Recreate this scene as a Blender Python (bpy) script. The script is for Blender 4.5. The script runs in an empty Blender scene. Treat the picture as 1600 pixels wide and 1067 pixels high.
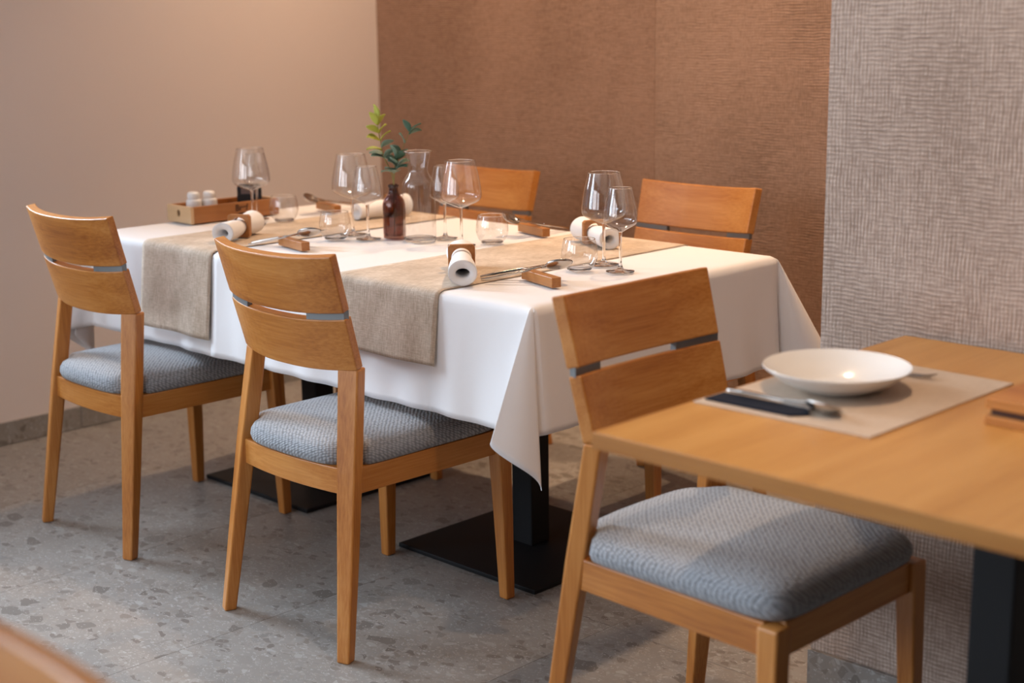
import bpy, bmesh, math, random
from mathutils import Vector, Matrix, noise
random.seed(7)
C = bpy.context.scene.collection
S = bpy.context.scene
PI = math.pi

# ------------------------------------------------------------------ camera
CAM_Z = 1.3323
YAW, PITCH, ROLL, FPX = -0.7785, 0.2166, -0.0131, 2320.98
Fv = Vector((math.sin(YAW)*math.cos(PITCH), math.cos(YAW)*math.cos(PITCH), -math.sin(PITCH)))
Rv = Vector((math.cos(YAW), -math.sin(YAW), 0))
Uv = Rv.cross(Fv)
R2 = Rv*math.cos(ROLL) + Uv*math.sin(ROLL)
U2 = -Rv*math.sin(ROLL) + Uv*math.cos(ROLL)
cd = bpy.data.cameras.new('camera'); cam = bpy.data.objects.new('camera', cd); C.objects.link(cam)
M = Matrix.Identity(4)
for i in range(3):
    M[i][0] = R2[i]; M[i][1] = U2[i]; M[i][2] = -Fv[i]
M[2][3] = CAM_Z
cam.matrix_world = M
cd.sensor_width = 36; cd.lens = FPX/1600*36; cd.clip_start = .05
cd.dof.use_dof = True; cd.dof.focus_distance = 3.3; cd.dof.aperture_fstop = 2.5
S.camera = cam

# ------------------------------------------------------------------ world, lights, exposure
w = bpy.data.worlds.new('world'); S.world = w; w.use_nodes = True
w.node_tree.nodes['Background'].inputs[0].default_value = (.62, .78, 1, 1)
w.node_tree.nodes['Background'].inputs[1].default_value = .6
S.view_settings.view_transform = 'Standard'; S.view_settings.look = 'None'
S.view_settings.gamma = 1; S.view_settings.exposure = 0.14; S.view_settings.use_curve_mapping = False
S.cycles.use_denoising = True
S.cycles.max_bounces = 10; S.cycles.transparent_max_bounces = 24
S.cycles.sample_clamp_indirect = 6

RX0, RX1, RY0, RY1, RZ = -4.4, 2.2, -3.0, 3.757, 2.75      # the room
BLOCK_X, BLOCK_Y = -1.543, 2.411                            # projecting wall on the right
WINDOWS = [(.85, 1.95), (-1.5, -.1), (-2.9, -1.7)]       # openings in the left wall (y range)
WZ0, WZ1 = .90, 2.5
FILL_WINDOWS = [(-4.2, -2.2), (-1.9, -.7)]  # unseen, added to bring fill light from behind the camera (x range)
FZ0, FZ1 = .85, 2.55
DAY = (.72, .85, 1.0); DAY2 = (.95, .93, .98); WARM = (1.0, .68, .43)

def area(name, loc, direction, sx, sy, power, col, shape='RECTANGLE', spread=PI):
    l = bpy.data.lights.new(name, 'AREA'); l.shape = shape; l.size = sx
    if shape in ('RECTANGLE', 'ELLIPSE'): l.size_y = sy
    l.energy = power; l.color = col; l.spread = spread
    o = bpy.data.objects.new(name, l); C.objects.link(o); o.location = loc
    o.rotation_euler = Vector(direction).to_track_quat('-Z', 'Y').to_euler()
    return o
area('window_daylight', (RX0-2.4, 1.35, 2.75), (1, 0, -.7), 1.7, 2.6, 250, DAY, spread=2.2)   # low sky beyond the nearest window
for i, (a, b) in enumerate(WINDOWS):                        # skylight coming in at the other windows
    if i: area('window_daylight', (RX0-.16, (a+b)/2, (WZ0+WZ1)/2), (1, 0, -.12), b-a, WZ1-WZ0, (0, 84, 64)[i], DAY)
for a, b in FILL_WINDOWS:
    area('window_daylight', ((a+b)/2, RY0-.16, (FZ0+FZ1)/2), (0, 1, -.08), b-a, FZ1-FZ0, 52 if a < -2 else 22, DAY2)  # added fill through the invented front openings, lifts camera-facing surfaces
DOWNLIGHTS = [(-3.75, 3.30, 11, 'in the corner above the condiment tray'), (-2.35, 3.30, 14, 'above the chair at the brown wall'),
              (-2.95, 2.45, .5, 'above the middle of the white table'), (-1.05, 1.75, 5.6, 'above the bare oak table'),
              (.6, 1.6, .5, 'beyond the far end of the oak table'), (-1.2, -.6, .6, 'above the aisle behind the camera')]

# ------------------------------------------------------------------ materials
class NT:
    def __init__(s, name):
        s.m = bpy.data.materials.new(name); s.m.use_nodes = True; s.t = s.m.node_tree
        s.b = s.t.nodes['Principled BSDF']; s.out = s.t.nodes['Material Output']
    def n(s, typ, **kw):
        x = s.t.nodes.new(typ)
        for k, v in kw.items():
            if k.startswith('i_'): x.inputs[k[2:].replace('_', ' ')].default_value = v
            elif k.startswith('x') and k[1:].isdigit(): x.inputs[int(k[1:])].default_value = v
            else: setattr(x, k, v)
        return x
    def l(s, a, b): s.t.links.new(a, b)
    def set(s, **kw):
        for k, v in kw.items(): s.b.inputs[k.replace('_', ' ')].default_value = v
    def math(s, op, a, b=None, c=None):
        x = s.n('ShaderNodeMath', operation=op)
        for i, v in enumerate((a, b, c)):
            if v is None: continue
            if isinstance(v, (int, float)): x.inputs[i].default_value = v
            else: s.l(v, x.inputs[i])
        return x.outputs[0]
    def mix(s, fac, a, b, blend='MIX'):
        x = s.n('ShaderNodeMix', data_type='RGBA', blend_type=blend)
        for i, v in ((0, fac), (6, a), (7, b)):
            if isinstance(v, (int, float)): x.inputs[i].default_value = v
            elif isinstance(v, tuple): x.inputs[i].default_value = v if len(v) == 4 else (*v, 1)
            else: s.l(v, x.inputs[i])
        return x.outputs[2]
    def ramp(s, fac, stops):
        x = s.n('ShaderNodeValToRGB'); e = x.color_ramp.elements
        while len(e) < len(stops): e.new(.5)
        for el, (p, c) in zip(e, stops): el.position = p; el.color = (*c, 1) if len(c) == 3 else c
        s.l(fac, x.inputs[0]); return x.outputs[0]
    def coords(s, kind='Object', scale=(1, 1, 1), rnd=0):
        tc = s.n('ShaderNodeTexCoord'); v = tc.outputs[kind]
        if rnd:
            oi = s.n('ShaderNodeObjectInfo'); k = s.n('ShaderNodeVectorMath', operation='SCALE', x0=(rnd, rnd*1.7, rnd*.6))
            s.l(oi.outputs['Random'], k.inputs['Scale']); a = s.n('ShaderNodeVectorMath', operation='ADD')
            s.l(v, a.inputs[0]); s.l(k.outputs[0], a.inputs[1]); v = a.outputs[0]
        mp = s.n('ShaderNodeMapping'); mp.inputs['Scale'].default_value = scale; s.l(v, mp.inputs[0])
        return mp.outputs[0]
    def noise(s, v, scale=1, detail=4, rough=.55, dist=0):
        x = s.n('ShaderNodeTexNoise', i_Scale=scale, i_Detail=detail, i_Roughness=rough, i_Distortion=dist); s.l(v, x.inputs['Vector'])
        return x.outputs['Fac']
    def bump(s, h, strength=.3, dist=.002):
        x = s.n('ShaderNodeBump', i_Strength=strength, i_Distance=dist); s.l(h, x.inputs['Height']); s.l(x.outputs[0], s.b.inputs['Normal'])
    def col(s, c): s.l(c, s.b.inputs['Base Color'])

def plain(name, c, rough=.5, metal=0, spec=.5):
    t = NT(name); t.set(Base_Color=(*c, 1), Roughness=rough, Metallic=metal); t.b.inputs['Specular IOR Level'].default_value = spec
    return t.m

def wood(name, axis, light, mid, dark, rough=.36, rnd=9.):
    t = NT(name)
    a = [16, 16, 16]; a[axis] = 1.3; f = [230, 230, 230]; f[axis] = 7
    v = t.coords('Object', tuple(a), rnd); big = t.noise(v, 1, 3, .5, .6)
    v2 = t.coords('Object', tuple(f), rnd); fine = t.noise(v2, 1, 3, .6)
    v3 = t.coords('Object', tuple(x*.28 for x in a), rnd); broad = t.noise(v3, 1, 1)
    g = t.math('ADD', t.math('MULTIPLY', big, .50), t.math('MULTIPLY', fine, .34)); g = t.math('ADD', g, t.math('MULTIPLY', broad, .16))
    t.col(t.ramp(g, [(.33, dark), (.47, mid), (.66, light)]))
    t.bump(fine, .12, .001); t.set(Roughness=rough); t.b.inputs['Specular IOR Level'].default_value = .5
    return t.m
OAK = ((.60, .268, .070), (.46, .167, .029), (.30, .088, .012))
wood_x = wood('oak_grain_across', 0, *OAK); wood_y = wood('oak_grain_deep', 1, *OAK); wood_z = wood('oak_grain_up', 2, *OAK)
table_oak = wood('oak_tabletop', 1, (.61, .32, .095), (.52, .25, .064), (.41, .18, .040), .34)
tray_wood = wood('tray_beech', 1, (.46, .20, .065), (.37, .145, .04), (.28, .10, .025))
tray_end = wood('tray_beech_end', 0, (.66, .45, .26), (.60, .40, .22), (.5, .32, .17))
small_wood = wood('small_oak', 0, (.46, .20, .06), (.37, .145, .038), (.27, .095, .02))

def fabric():
    t = NT('honeycomb_seat_fabric')
    tc = t.n('ShaderNodeTexCoord'); sp = t.n('ShaderNodeSeparateXYZ'); t.l(tc.outputs['Object'], sp.inputs[0]); cb = t.n('ShaderNodeCombineXYZ')
    t.l(t.math('MULTIPLY_ADD', sp.outputs[2], -.9, sp.outputs[0]), cb.inputs[0]); t.l(t.math('MULTIPLY_ADD', sp.outputs[2], .9, sp.outputs[1]), cb.inputs[1])
    mp = t.n('ShaderNodeMapping'); mp.inputs['Scale'].default_value = (125, 125, 125); mp.inputs['Rotation'].default_value = (0, 0, PI/4); t.l(cb.outputs[0], mp.inputs[0])
    vo = t.n('ShaderNodeTexVoronoi', i_Scale=1.0, i_Randomness=.34, voronoi_dimensions='2D'); t.l(mp.outputs[0], vo.inputs['Vector'])
    d = t.math('MULTIPLY', vo.outputs['Distance'], 1.5)
    vn = t.coords('Object', (5, 5, 5), 5); big = t.noise(vn, 1, 3)
    c = t.ramp(d, [(.2, (.41, .43, .46)), (.6, (.25, .265, .29)), (.95, (.12, .127, .14))])
    c = t.mix(t.math('MULTIPLY', big, .55), c, (.36, .37, .39)); t.col(c)
    t.bump(t.math('SUBTRACT', 1.0, d), .42, .004)
    t.set(Roughness=.85, Sheen_Weight=.35, Sheen_Roughness=.4); t.b.inputs['Specular IOR Level'].default_value = .15
    return t.m
fabric_m = fabric()

def cloth_mat():
    t = NT('white_damask'); v = t.coords('Object', (900, 900, 900)); n = t.noise(v, 1, 2)
    t.set(Base_Color=(.80, .79, .80, 1), Roughness=.62, Sheen_Weight=.15); t.b.inputs['Specular IOR Level'].default_value = .3
    v2 = t.coords('Object', (9, 9, 9)); n2 = t.noise(v2, 1, 3)
    t.bump(t.math('ADD', t.math('MULTIPLY', n, .05), n2), .25, .006)
    return t.m
cloth_m = cloth_mat()

def linen(name, a, b, c):
    t = NT(name)
    h = t.noise(t.coords('Object', (60, 420, 420)), 1, 2); vv = t.noise(t.coords('Object', (420, 50, 50)), 1, 2)
    big = t.noise(t.coords('Object', (14, 9, 9)), 1, 4, .6)
    f = t.math('ADD', t.math('MULTIPLY', h, .24), t.math('MULTIPLY', vv, .34)); f = t.math('ADD', f, t.math('MULTIPLY', big, .42))
    t.col(t.ramp(f, [(.38, a), (.5, b), (.62, c)])); t.bump(t.math('ADD', h, vv), .35, .001); t.set(Roughness=.8)
    t.b.inputs['Specular IOR Level'].default_value = .2
    return t.m
linen_m = linen('natural_linen', (.42, .33, .25), (.55, .45, .355), (.70, .60, .50))
mat_m = linen('beige_placemat', (.50, .39, .30), (.54, .43, .335), (.58, .47, .37))

def wallpaper(name, lo, mid, hi):
    t = NT(name)
    hor = t.noise(t.coords('Object', (34, 34, 200)), 1, 2, .5); ver = t.noise(t.coords('Object', (230, 230, 48)), 1, 2, .5)
    mask = t.noise(t.coords('Object', (7, 7, 7)), 1, 2); mk = t.ramp(mask, [(.38, (.22, .22, .22)), (.62, (.78, .78, .78))])
    tc = t.n('ShaderNodeTexCoord'); sp = t.n('ShaderNodeSeparateXYZ'); t.l(tc.outputs['Object'], sp.inputs[0]); wob = t.noise(t.coords('Object', (16, 16, 16)), 1, 2)
    rib_h = t.math('MULTIPLY_ADD', t.math('SINE', t.math('MULTIPLY_ADD', sp.outputs[2], 760., t.math('MULTIPLY', wob, 9.))), .5, .5)
    rib_v = t.math('MULTIPLY_ADD', t.math('SINE', t.math('MULTIPLY_ADD', sp.outputs[0], 820., t.math('MULTIPLY', wob, 7.))), .5, .5)
    ha = t.math('ADD', t.math('MULTIPLY', hor, .70), t.math('MULTIPLY', t.math('MULTIPLY', rib_h, ver), .64)); va = t.math('ADD', t.math('MULTIPLY', ver, .70), t.math('MULTIPLY', t.math('MULTIPLY', rib_v, hor), .64))
    w_ = t.mix(mk, ha, va)
    cx = t.noise(t.coords('Object', (3.0, 3.0, 1.6)), 1, 4, .6)
    f = t.math('ADD', t.math('MULTIPLY', w_, .6), t.math('MULTIPLY', cx, .4))
    t.col(t.ramp(f, [(.37, lo), (.5, mid), (.63, hi)])); t.bump(w_, .8, .003); t.set(Roughness=.7)
    t.b.inputs['Specular IOR Level'].default_value = .25
    return t.m
paper_brown = wallpaper('woven_wallpaper_brown', (.215, .125, .078), (.315, .187, .122), (.40, .245, .165))
paper_rust = wallpaper('woven_wallpaper_rust', (.20, .11, .068), (.29, .166, .106), (.365, .215, .142))
paper_daylit = wallpaper('woven_wallpaper_daylit', (.29, .215, .172), (.42, .325, .27), (.53, .425, .36))  # same wallpaper made lighter: daylight on the block put into the colour

def plaster(name, c):
    t = NT(name); n = t.noise(t.coords('Object', (60, 60, 60)), 1, 3); t.set(Base_Color=(*c, 1), Roughness=.75); t.bump(n, .04, .002)
    t.b.inputs['Specular IOR Level'].default_value = .25
    return t.m
wall_paint = plaster('warm_beige_paint', (.75, .665, .625))
ceil_paint = plaster('ceiling_paint', (.80, .77, .74))
dark_paint = plaster('dark_umber_paint', (.12, .09, .075))

def terrazzo():
    t = NT('terrazzo'); g = t.n('ShaderNodeNewGeometry'); oi = t.n('ShaderNodeObjectInfo')
    k = t.n('ShaderNodeVectorMath', operation='SCALE', x0=(31, 17, 0)); t.l(oi.outputs['Random'], k.inputs['Scale'])
    ad = t.n('ShaderNodeVectorMath', operation='ADD'); t.l(g.outputs['Position'], ad.inputs[0]); t.l(k.outputs[0], ad.inputs[1])
    wn = t.n('ShaderNodeTexNoise', i_Scale=26, i_Detail=2); t.l(ad.outputs[0], wn.inputs['Vector'])
    sc = t.n('ShaderNodeVectorMath', operation='SCALE'); t.l(wn.outputs['Color'], sc.inputs[0]); sc.inputs['Scale'].default_value = .022
    a2 = t.n('ShaderNodeVectorMath', operation='ADD'); t.l(ad.outputs[0], a2.inputs[0]); t.l(sc.outputs[0], a2.inputs[1])
    P = a2.outputs[0]
    base = t.ramp(t.noise(ad.outputs[0], 5, 4, .6), [(.35, (0.241, 0.221, 0.201)), (.65, (0.287, 0.264, 0.241))])
    def chips(col, scale, prob, margin, stops, rot):
        mp = t.n('ShaderNodeMapping'); mp.inputs['Rotation'].default_value = (0, 0, rot); mp.inputs['Scale'].default_value = (1, 1.5, 1.2); t.l(P, mp.inputs[0])
        f1 = t.n('ShaderNodeTexVoronoi', i_Scale=scale); t.l(mp.outputs[0], f1.inputs['Vector'])
        ed = t.n('ShaderNodeTexVoronoi', i_Scale=scale, feature='DISTANCE_TO_EDGE'); t.l(mp.outputs[0], ed.inputs['Vector'])
        sp = t.n('ShaderNodeSeparateColor'); t.l(f1.outputs['Color'], sp.inputs[0])
        on = t.math('GREATER_THAN', sp.outputs[0], 1-prob); ins = t.math('GREATER_THAN', ed.outputs['Distance'], margin)
        return t.mix(t.math('MULTIPLY', on, ins), col, t.ramp(sp.outputs[1], stops))
    c = chips(base, 90, .5, .12, [(0, (0.330, 0.310, 0.290)), (.5, (0.264, 0.231, 0.198)), (.85, (0.370, 0.356, 0.343)), (1, (0.185, 0.165, 0.145))], .3)
    c = chips(c, 38, .40, .10, [(0, (0.304, 0.284, 0.264)), (.45, (0.238, 0.211, 0.185)), (.75, (0.165, 0.142, 0.125)), (1, (0.356, 0.343, 0.323))], 1.1)
    c = chips(c, 17, .23, .14, [(0, (0.290, 0.271, 0.251)), (.4, (0.244, 0.221, 0.198)), (.7, (0.158, 0.139, 0.122)), (1, (0.304, 0.290, 0.271))], 2.0)
    c = chips(c, 240, .10, .2, [(0, (0.409, 0.396, 0.383)), (1, (0.462, 0.449, 0.436))], .8)
    t.col(c); t.set(Roughness=.42); t.b.inputs['Specular IOR Level'].default_value = .4
    return t.m
terrazzo_m = terrazzo()
grout = plain('grout', (.19, .17, .155), .8)
black_metal = plain('black_powder_coat', (.009, .0095, .011), .6, 0, .25)
grey_metal = plain('satin_grey_metal', (.20, .21, .215), .45, .5)
steel = plain('polished_steel', (.50, .47, .44), .2, 1)
white_frame = plain('white_window_frame', (.75, .75, .75), .4)
ceramic = plain('white_glazed_ceramic', (.80, .79, .77), .14)
shaker_white = plain('white_porcelain', (.80, .80, .80), .25)
black_plastic = plain('black_matte_plastic', (.012, .016, .022), .45)
card_m = plain('muted_photo_card', (.16, .11, .105), .5)
navy = plain('navy_paper', (.008, .012, .024), .75, 0, .15)
burnt = plain('burnt_mark_and_slot_shade', (.06, .02, .008), .7)  # brand mark, and the dark painted into the box slot
hole_shade = plain('hole_shade', (.06, .035, .02), .9)  # dark colour stands in for shade inside holes

def napkin_mat():
    t = NT('white_paper_napkin'); t.set(Base_Color=(.84, .83, .83, 1), Roughness=.8, Subsurface_Weight=.0); n = t.noise(t.coords('Object', (300, 300, 300)), 1, 2); t.bump(n, .15, .001)
    return t.m
napkin_m = napkin_mat()

def thin_glass(name, tint=(1, 1, 1), edge=(.86, .86, .87), refl=1.0):
    t = NT(name); t.t.nodes.remove(t.b)
    lw = t.n('ShaderNodeLayerWeight', i_Blend=.30); f = t.ramp(lw.outputs['Facing'], [(.0, tint), (.6, tint), (1, tuple(a*b for a, b in zip(tint, edge)))])
    tr = t.n('ShaderNodeBsdfTransparent'); t.l(f, tr.inputs[0])
    gl = t.n('ShaderNodeBsdfGlossy', i_Roughness=.015)
    fa = t.n('ShaderNodeLayerWeight', i_Blend=.5); k = t.math('MULTIPLY_ADD', t.math('POWER', fa.outputs['Facing'], 4.0), .75, .045*refl)
    mx = t.n('ShaderNodeMixShader'); t.l(k, mx.inputs[0]); t.l(tr.outputs[0], mx.inputs[1]); t.l(gl.outputs[0], mx.inputs[2]); t.l(mx.outputs[0], t.out.inputs[0])
    return t.m
glass_m = thin_glass('clear_thin_glass', (.985, .985, .985), (.66, .65, .65), 3.2)
carafe_glass = thin_glass('clear_carafe_glass', (.96, .96, .96), (.55, .54, .54), 2.2)
brown_glass = thin_glass('brown_glass', (.60, .44, .39), (.35, .28, .28), 1.3)
pane_m = thin_glass('window_pane', (.97, .98, .98), (.9, .9, .9), 1)
def solid_glass():
    t = NT('clear_solid_glass'); t.set(Base_Color=(1, 1, 1, 1), Roughness=.0, IOR=1.46); t.b.inputs['Transmission Weight'].default_value = 1
    return t.m
stem_glass = solid_glass()
def leaf_mat(name, c):
    t = NT(name); t.set(Base_Color=(*c, 1), Roughness=.55)
    return t.m
leaf_y = leaf_mat('yellow_green_leaf', (.42, .44, .06)); leaf_g = leaf_mat('blue_green_leaf', (.17, .25, .18)); leaf_d = leaf_mat('dark_green_leaf', (.06, .14, .095))
stem_m = leaf_mat('green_stem', (.28, .24, .07))
def emit(name, c, s):
    t = NT(name); t.b.inputs['Emission Color'].default_value = (*c, 1); t.b.inputs['Emission Strength'].default_value = s; return t.m
lamp_disc = emit('lamp_diffuser', (1, .70, .42), 9)

# ------------------------------------------------------------------ mesh helpers
def obj(name, vf, mat, parent=None, smooth=False, bevel=0, loc=None, rot=None, solid=0):
    if isinstance(vf, bmesh.types.BMesh):
        me = bpy.data.meshes.new(name); bmesh.ops.recalc_face_normals(vf, faces=vf.faces); vf.to_mesh(me); vf.free()
    elif isinstance(vf, bpy.types.Mesh): me = vf
    else:
        me = bpy.data.meshes.new(name); me.from_pydata([tuple(v) for v in vf[0]], [], vf[1])
        bm = bmesh.new(); bm.from_mesh(me); bmesh.ops.recalc_face_normals(bm, faces=bm.faces); bm.to_mesh(me); bm.free()
    if mat and not me.materials: me.materials.append(mat)
    if smooth:
        for p in me.polygons: p.use_smooth = True
    o = bpy.data.objects.new(name, me); C.objects.link(o)
    if parent: o.parent = parent
    if loc: o.location = loc
    if rot: o.rotation_euler = rot
    if solid:
        m = o.modifiers.new('solid', 'SOLIDIFY'); m.thickness = solid; m.offset = -1
    if bevel:
        m = o.modifiers.new('bevel', 'BEVEL'); m.width = bevel; m.segments = 2; m.limit_method = 'ANGLE'; m.angle_limit = .6
    return o
def thing(name, label, cat, loc=(0, 0, 0), rz=0, group=None):
    o = bpy.data.objects.new(name, None); C.objects.link(o); o.empty_display_size = .05
    o.location = loc; o.rotation_euler = (0, 0, rz); return tag(o, label, cat, group)
def tag(o, label, cat, group=None):
    o['label'] = label; o['category'] = cat
    if group: o['group'] = group
    return o
def struct(o, label=None):
    o['kind'] = 'structure'
    if label: o['label'] = label
    return o
def dup(root, label, loc, rz, parent=None):
    r = root.copy(); C.objects.link(r); r.location = loc; r.rotation_euler = (0, 0, rz)
    if label: r['label'] = label
    def rec(src, dst):
        for ch in [c for c in bpy.data.objects if c.parent == src]:
            c = ch.copy(); C.objects.link(c); c.parent = dst; rec(ch, c)
    rec(root, r); return r
def box(x0, x1, y0, y1, z0, z1):
    v = [(x, y, z) for x in (x0, x1) for y in (y0, y1) for z in (z0, z1)]
    return v, [(0, 1, 3, 2), (4, 6, 7, 5), (0, 4, 5, 1), (2, 3, 7, 6), (0, 2, 6, 4), (1, 5, 7, 3)]
def loft(rings, close=True, cap=True):
    n = len(rings[0]); v = [p for r in rings for p in r]; f = []
    for i in range(len(rings)-1):
        for j in range(n if close else n-1):
            k = (j+1) % n; f.append((i*n+j, i*n+k, (i+1)*n+k, (i+1)*n+j))
    if cap and close: f.append(tuple(range(n))[::-1]); f.append(tuple((len(rings)-1)*n+j for j in range(n)))
    return v, f
def rect(cx, cy, z, sx, sy, a=0):
    c, s = math.cos(a), math.sin(a)
    return [(cx+c*u*sx/2-s*v*sy/2, cy+s*u*sx/2+c*v*sy/2, z) for u, v in ((-1, -1), (1, -1), (1, 1), (-1, 1))]
def lathe(prof, n=32, cap=False):
    rings = [[(r*math.cos(2*PI*k/n), r*math.sin(2*PI*k/n), z) for k in range(n)] for r, z in prof]
    return loft(rings, True, cap)
def join(*parts):
    V, Fc = [], []
    for v, f in parts:
        o = len(V); V += list(v); Fc += [tuple(i+o for i in q) for q in f]
    return V, Fc
def tube(pts, rad, n=8):
    rings = []
    for i, p in enumerate(pts):
        p = Vector(p); a = Vector(pts[max(i-1, 0)]); b = Vector(pts[min(i+1, len(pts)-1)]); d = (b-a).normalized()
        u = d.cross(Vector((.31, .2, .93))).normalized(); w_ = d.cross(u); r = rad[i] if isinstance(rad, (list, tuple)) else rad
        rings.append([tuple(p+u*r*math.cos(2*PI*k/n)+w_*r*math.sin(2*PI*k/n)) for k in range(n)])
    return loft(rings)
def spline(pts, n):
    out = []
    for i in range(len(pts)-1):
        p0, p1, p2, p3 = pts[max(i-1, 0)], pts[i], pts[i+1], pts[min(i+2, len(pts)-1)]
        for k in range(n):
            t = k/n
            out.append(tuple(.5*(2*b+(c-a)*t+(2*a-5*b+4*c-d)*t*t+(3*b-a-3*c+d)*t**3) for a, b, c, d in zip(p0, p1, p2, p3)))
    out.append(tuple(pts[-1])); return out

# ------------------------------------------------------------------ the room
flo = struct(obj('floor', box(RX0-.1, RX1+.1, RY0-.1, RY1+.1, -.12, -.0025), grout))
TX, TY = .6, 1.2; ox = -2.62
i0 = math.floor((RX0-ox)/TX)
tiles = {}
for i in range(i0, 9):
    for j in range(-3, 4):
        x0, x1 = max(ox+i*TX, RX0), min(ox+(i+1)*TX, RX1); y0, y1 = max(-.05+j*TY, RY0), min(-.05+(j+1)*TY, RY1)
        if x1-x0 < .02 or y1-y0 < .02: continue
        key = (round(x1-x0, 3), round(y1-y0, 3)); hx, hy = (x1-x0)/2-.0005, (y1-y0)/2-.0005
        vf = tiles.get(key) or box(-hx, hx, -hy, hy, -.012, 0)
        o = obj('floor_tile', vf, terrazzo_m, flo, loc=((x0+x1)/2, (y0+y1)/2, 0)); tiles[key] = o.data
struct(obj('ceiling', box(RX0-.1, RX1+.1, RY0-.1, RY1+.1, RZ, RZ+.12), ceil_paint))
segs = [box(RX0-.14, RX0, RY0-.1, RY1+.1, 0, WZ0), box(RX0-.14, RX0, RY0-.1, RY1+.1, WZ1, RZ)]
ys = [RY1+.1] + [v for a, b in WINDOWS for v in (b, a)] + [RY0-.1]
for k in range(0, len(ys), 2): segs.append(box(RX0-.14, RX0, ys[k+1], ys[k], WZ0, WZ1))
struct(obj('wall_left', join(*segs), wall_paint))
wb = struct(obj('wall_back', box(RX0-.1, BLOCK_X+.1, RY1, RY1+.12, 0, RZ), wall_paint))
obj('wallpaper_panel', box(RX0, -3.046, RY1-.004, RY1, 0, RZ), paper_rust, wb)
obj('wallpaper_panel', box(-3.0445, BLOCK_X, RY1-.004, RY1, 0, RZ), paper_brown, wb)
struct(obj('wall_block', box(BLOCK_X, RX1+.1, BLOCK_Y, RY1-.006, 0, RZ), paper_daylit, bevel=.004))
struct(obj('wall_right', box(RX1, RX1+.12, RY0-.1, BLOCK_Y, 0, RZ), dark_paint))
xs_ = [RX0-.1] + [v for a, b in FILL_WINDOWS for v in (a, b)] + [RX1+.1]
struct(obj('wall_front', join(box(RX0-.1, RX1+.1, RY0-.12, RY0, 0, FZ0), box(RX0-.1, RX1+.1, RY0-.12, RY0, FZ1, RZ), *[box(xs_[k], xs_[k+1], RY0-.12, RY0, FZ0, FZ1) for k in range(0, len(xs_), 2)]), dark_paint))
def baseboard(name, a, b, axis, fixed, sgn, h=.075, t=.010):
    root = struct(obj(name, box(a, b, fixed-(t*.6 if sgn < 0 else 0), fixed+(t*.6 if sgn > 0 else 0), 0, h-.003) if axis == 0 else
                  box(fixed-(t*.6 if sgn < 0 else 0), fixed+(t*.6 if sgn > 0 else 0), a, b, 0, h-.003), grout))
    s = a
    while s < b-.01:
        e = min(s+.6, b); lo, hi = (fixed, fixed+t) if sgn > 0 else (fixed-t, fixed)
        obj('baseboard_tile', box(s+.001, e-.001, lo, hi, .002, h) if axis == 0 else box(lo, hi, s+.001, e-.001, .002, h), terrazzo_m, root, bevel=.001)
        s = e
baseboard('baseboard_left', RY0, RY1, 1, RX0, 1)
baseboard('baseboard_back', RX0+.011, BLOCK_X, 0, RY1-.004, -1)
baseboard('baseboard_block', BLOCK_X, RX1, 0, BLOCK_Y, -1)
for k, (a, b) in enumerate(WINDOWS):
    wn = struct(obj('window_%d' % (k+1), join(box(RX0-.12, RX0-.06, a, a+.05, WZ0, WZ1), box(RX0-.12, RX0-.06, b-.05, b, WZ0, WZ1),
         box(RX0-.12, RX0-.06, a+.05, b-.05, WZ0, WZ0+.05), box(RX0-.12, RX0-.06, a+.05, b-.05, WZ1-.05, WZ1), box(RX0-.12, RX0-.06, (a+b)/2-.025, (a+b)/2+.025, WZ0+.05, WZ1-.05)), white_frame))
    for y0, y1 in ((a+.05, (a+b)/2-.025), ((a+b)/2+.025, b-.05)): obj('pane', box(RX0-.092, RX0-.088, y0, y1, WZ0+.05, WZ1-.05), pane_m, wn)
    obj('sill', box(RX0-.14, RX0+.03, a-.03, b+.03, WZ0-.03, WZ0), white_frame, wn)
for k, (a, b) in enumerate(FILL_WINDOWS):  # frames and panes of the added fill openings, out of view
    y0, y1 = RY0-.10, RY0-.05
    wn = struct(obj('window_%d' % (k+4), join(box(a, a+.05, y0, y1, FZ0, FZ1), box(b-.05, b, y0, y1, FZ0, FZ1), box(a+.05, b-.05, y0, y1, FZ0, FZ0+.05), box(a+.05, b-.05, y0, y1, FZ1-.05, FZ1), box((a+b)/2-.025, (a+b)/2+.025, y0, y1, FZ0+.05, FZ1-.05)), white_frame))
    for x0, x1 in ((a+.05, (a+b)/2-.025), ((a+b)/2+.025, b-.05)): obj('pane', box(x0, x1, RY0-.077, RY0-.073, FZ0+.05, FZ1-.05), pane_m, wn)
    obj('sill', box(a-.03, b+.03, RY0-.12, RY0+.03, FZ0-.03, FZ0), white_frame, wn)
for x, y, p, where in DOWNLIGHTS:
    t = thing('ceiling_downlight', 'small round recessed ceiling downlight ' + where, 'ceiling light', (x, y, RZ), 0, 'recessed downlights')
    obj('trim_ring', lathe([(.055, -.001), (.075, -.001), (.075, -.006), (.055, -.012), (.055, -.001)], 24), white_frame, t, True)
    obj('diffuser', lathe([(.0, -.003), (.054, -.003)], 24), lamp_disc, t)
    l = area('downlight_beam', (x, y, RZ-.02), (0, 0, -1), .1, .1, p, WARM, 'DISK', 1.75)

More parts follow.
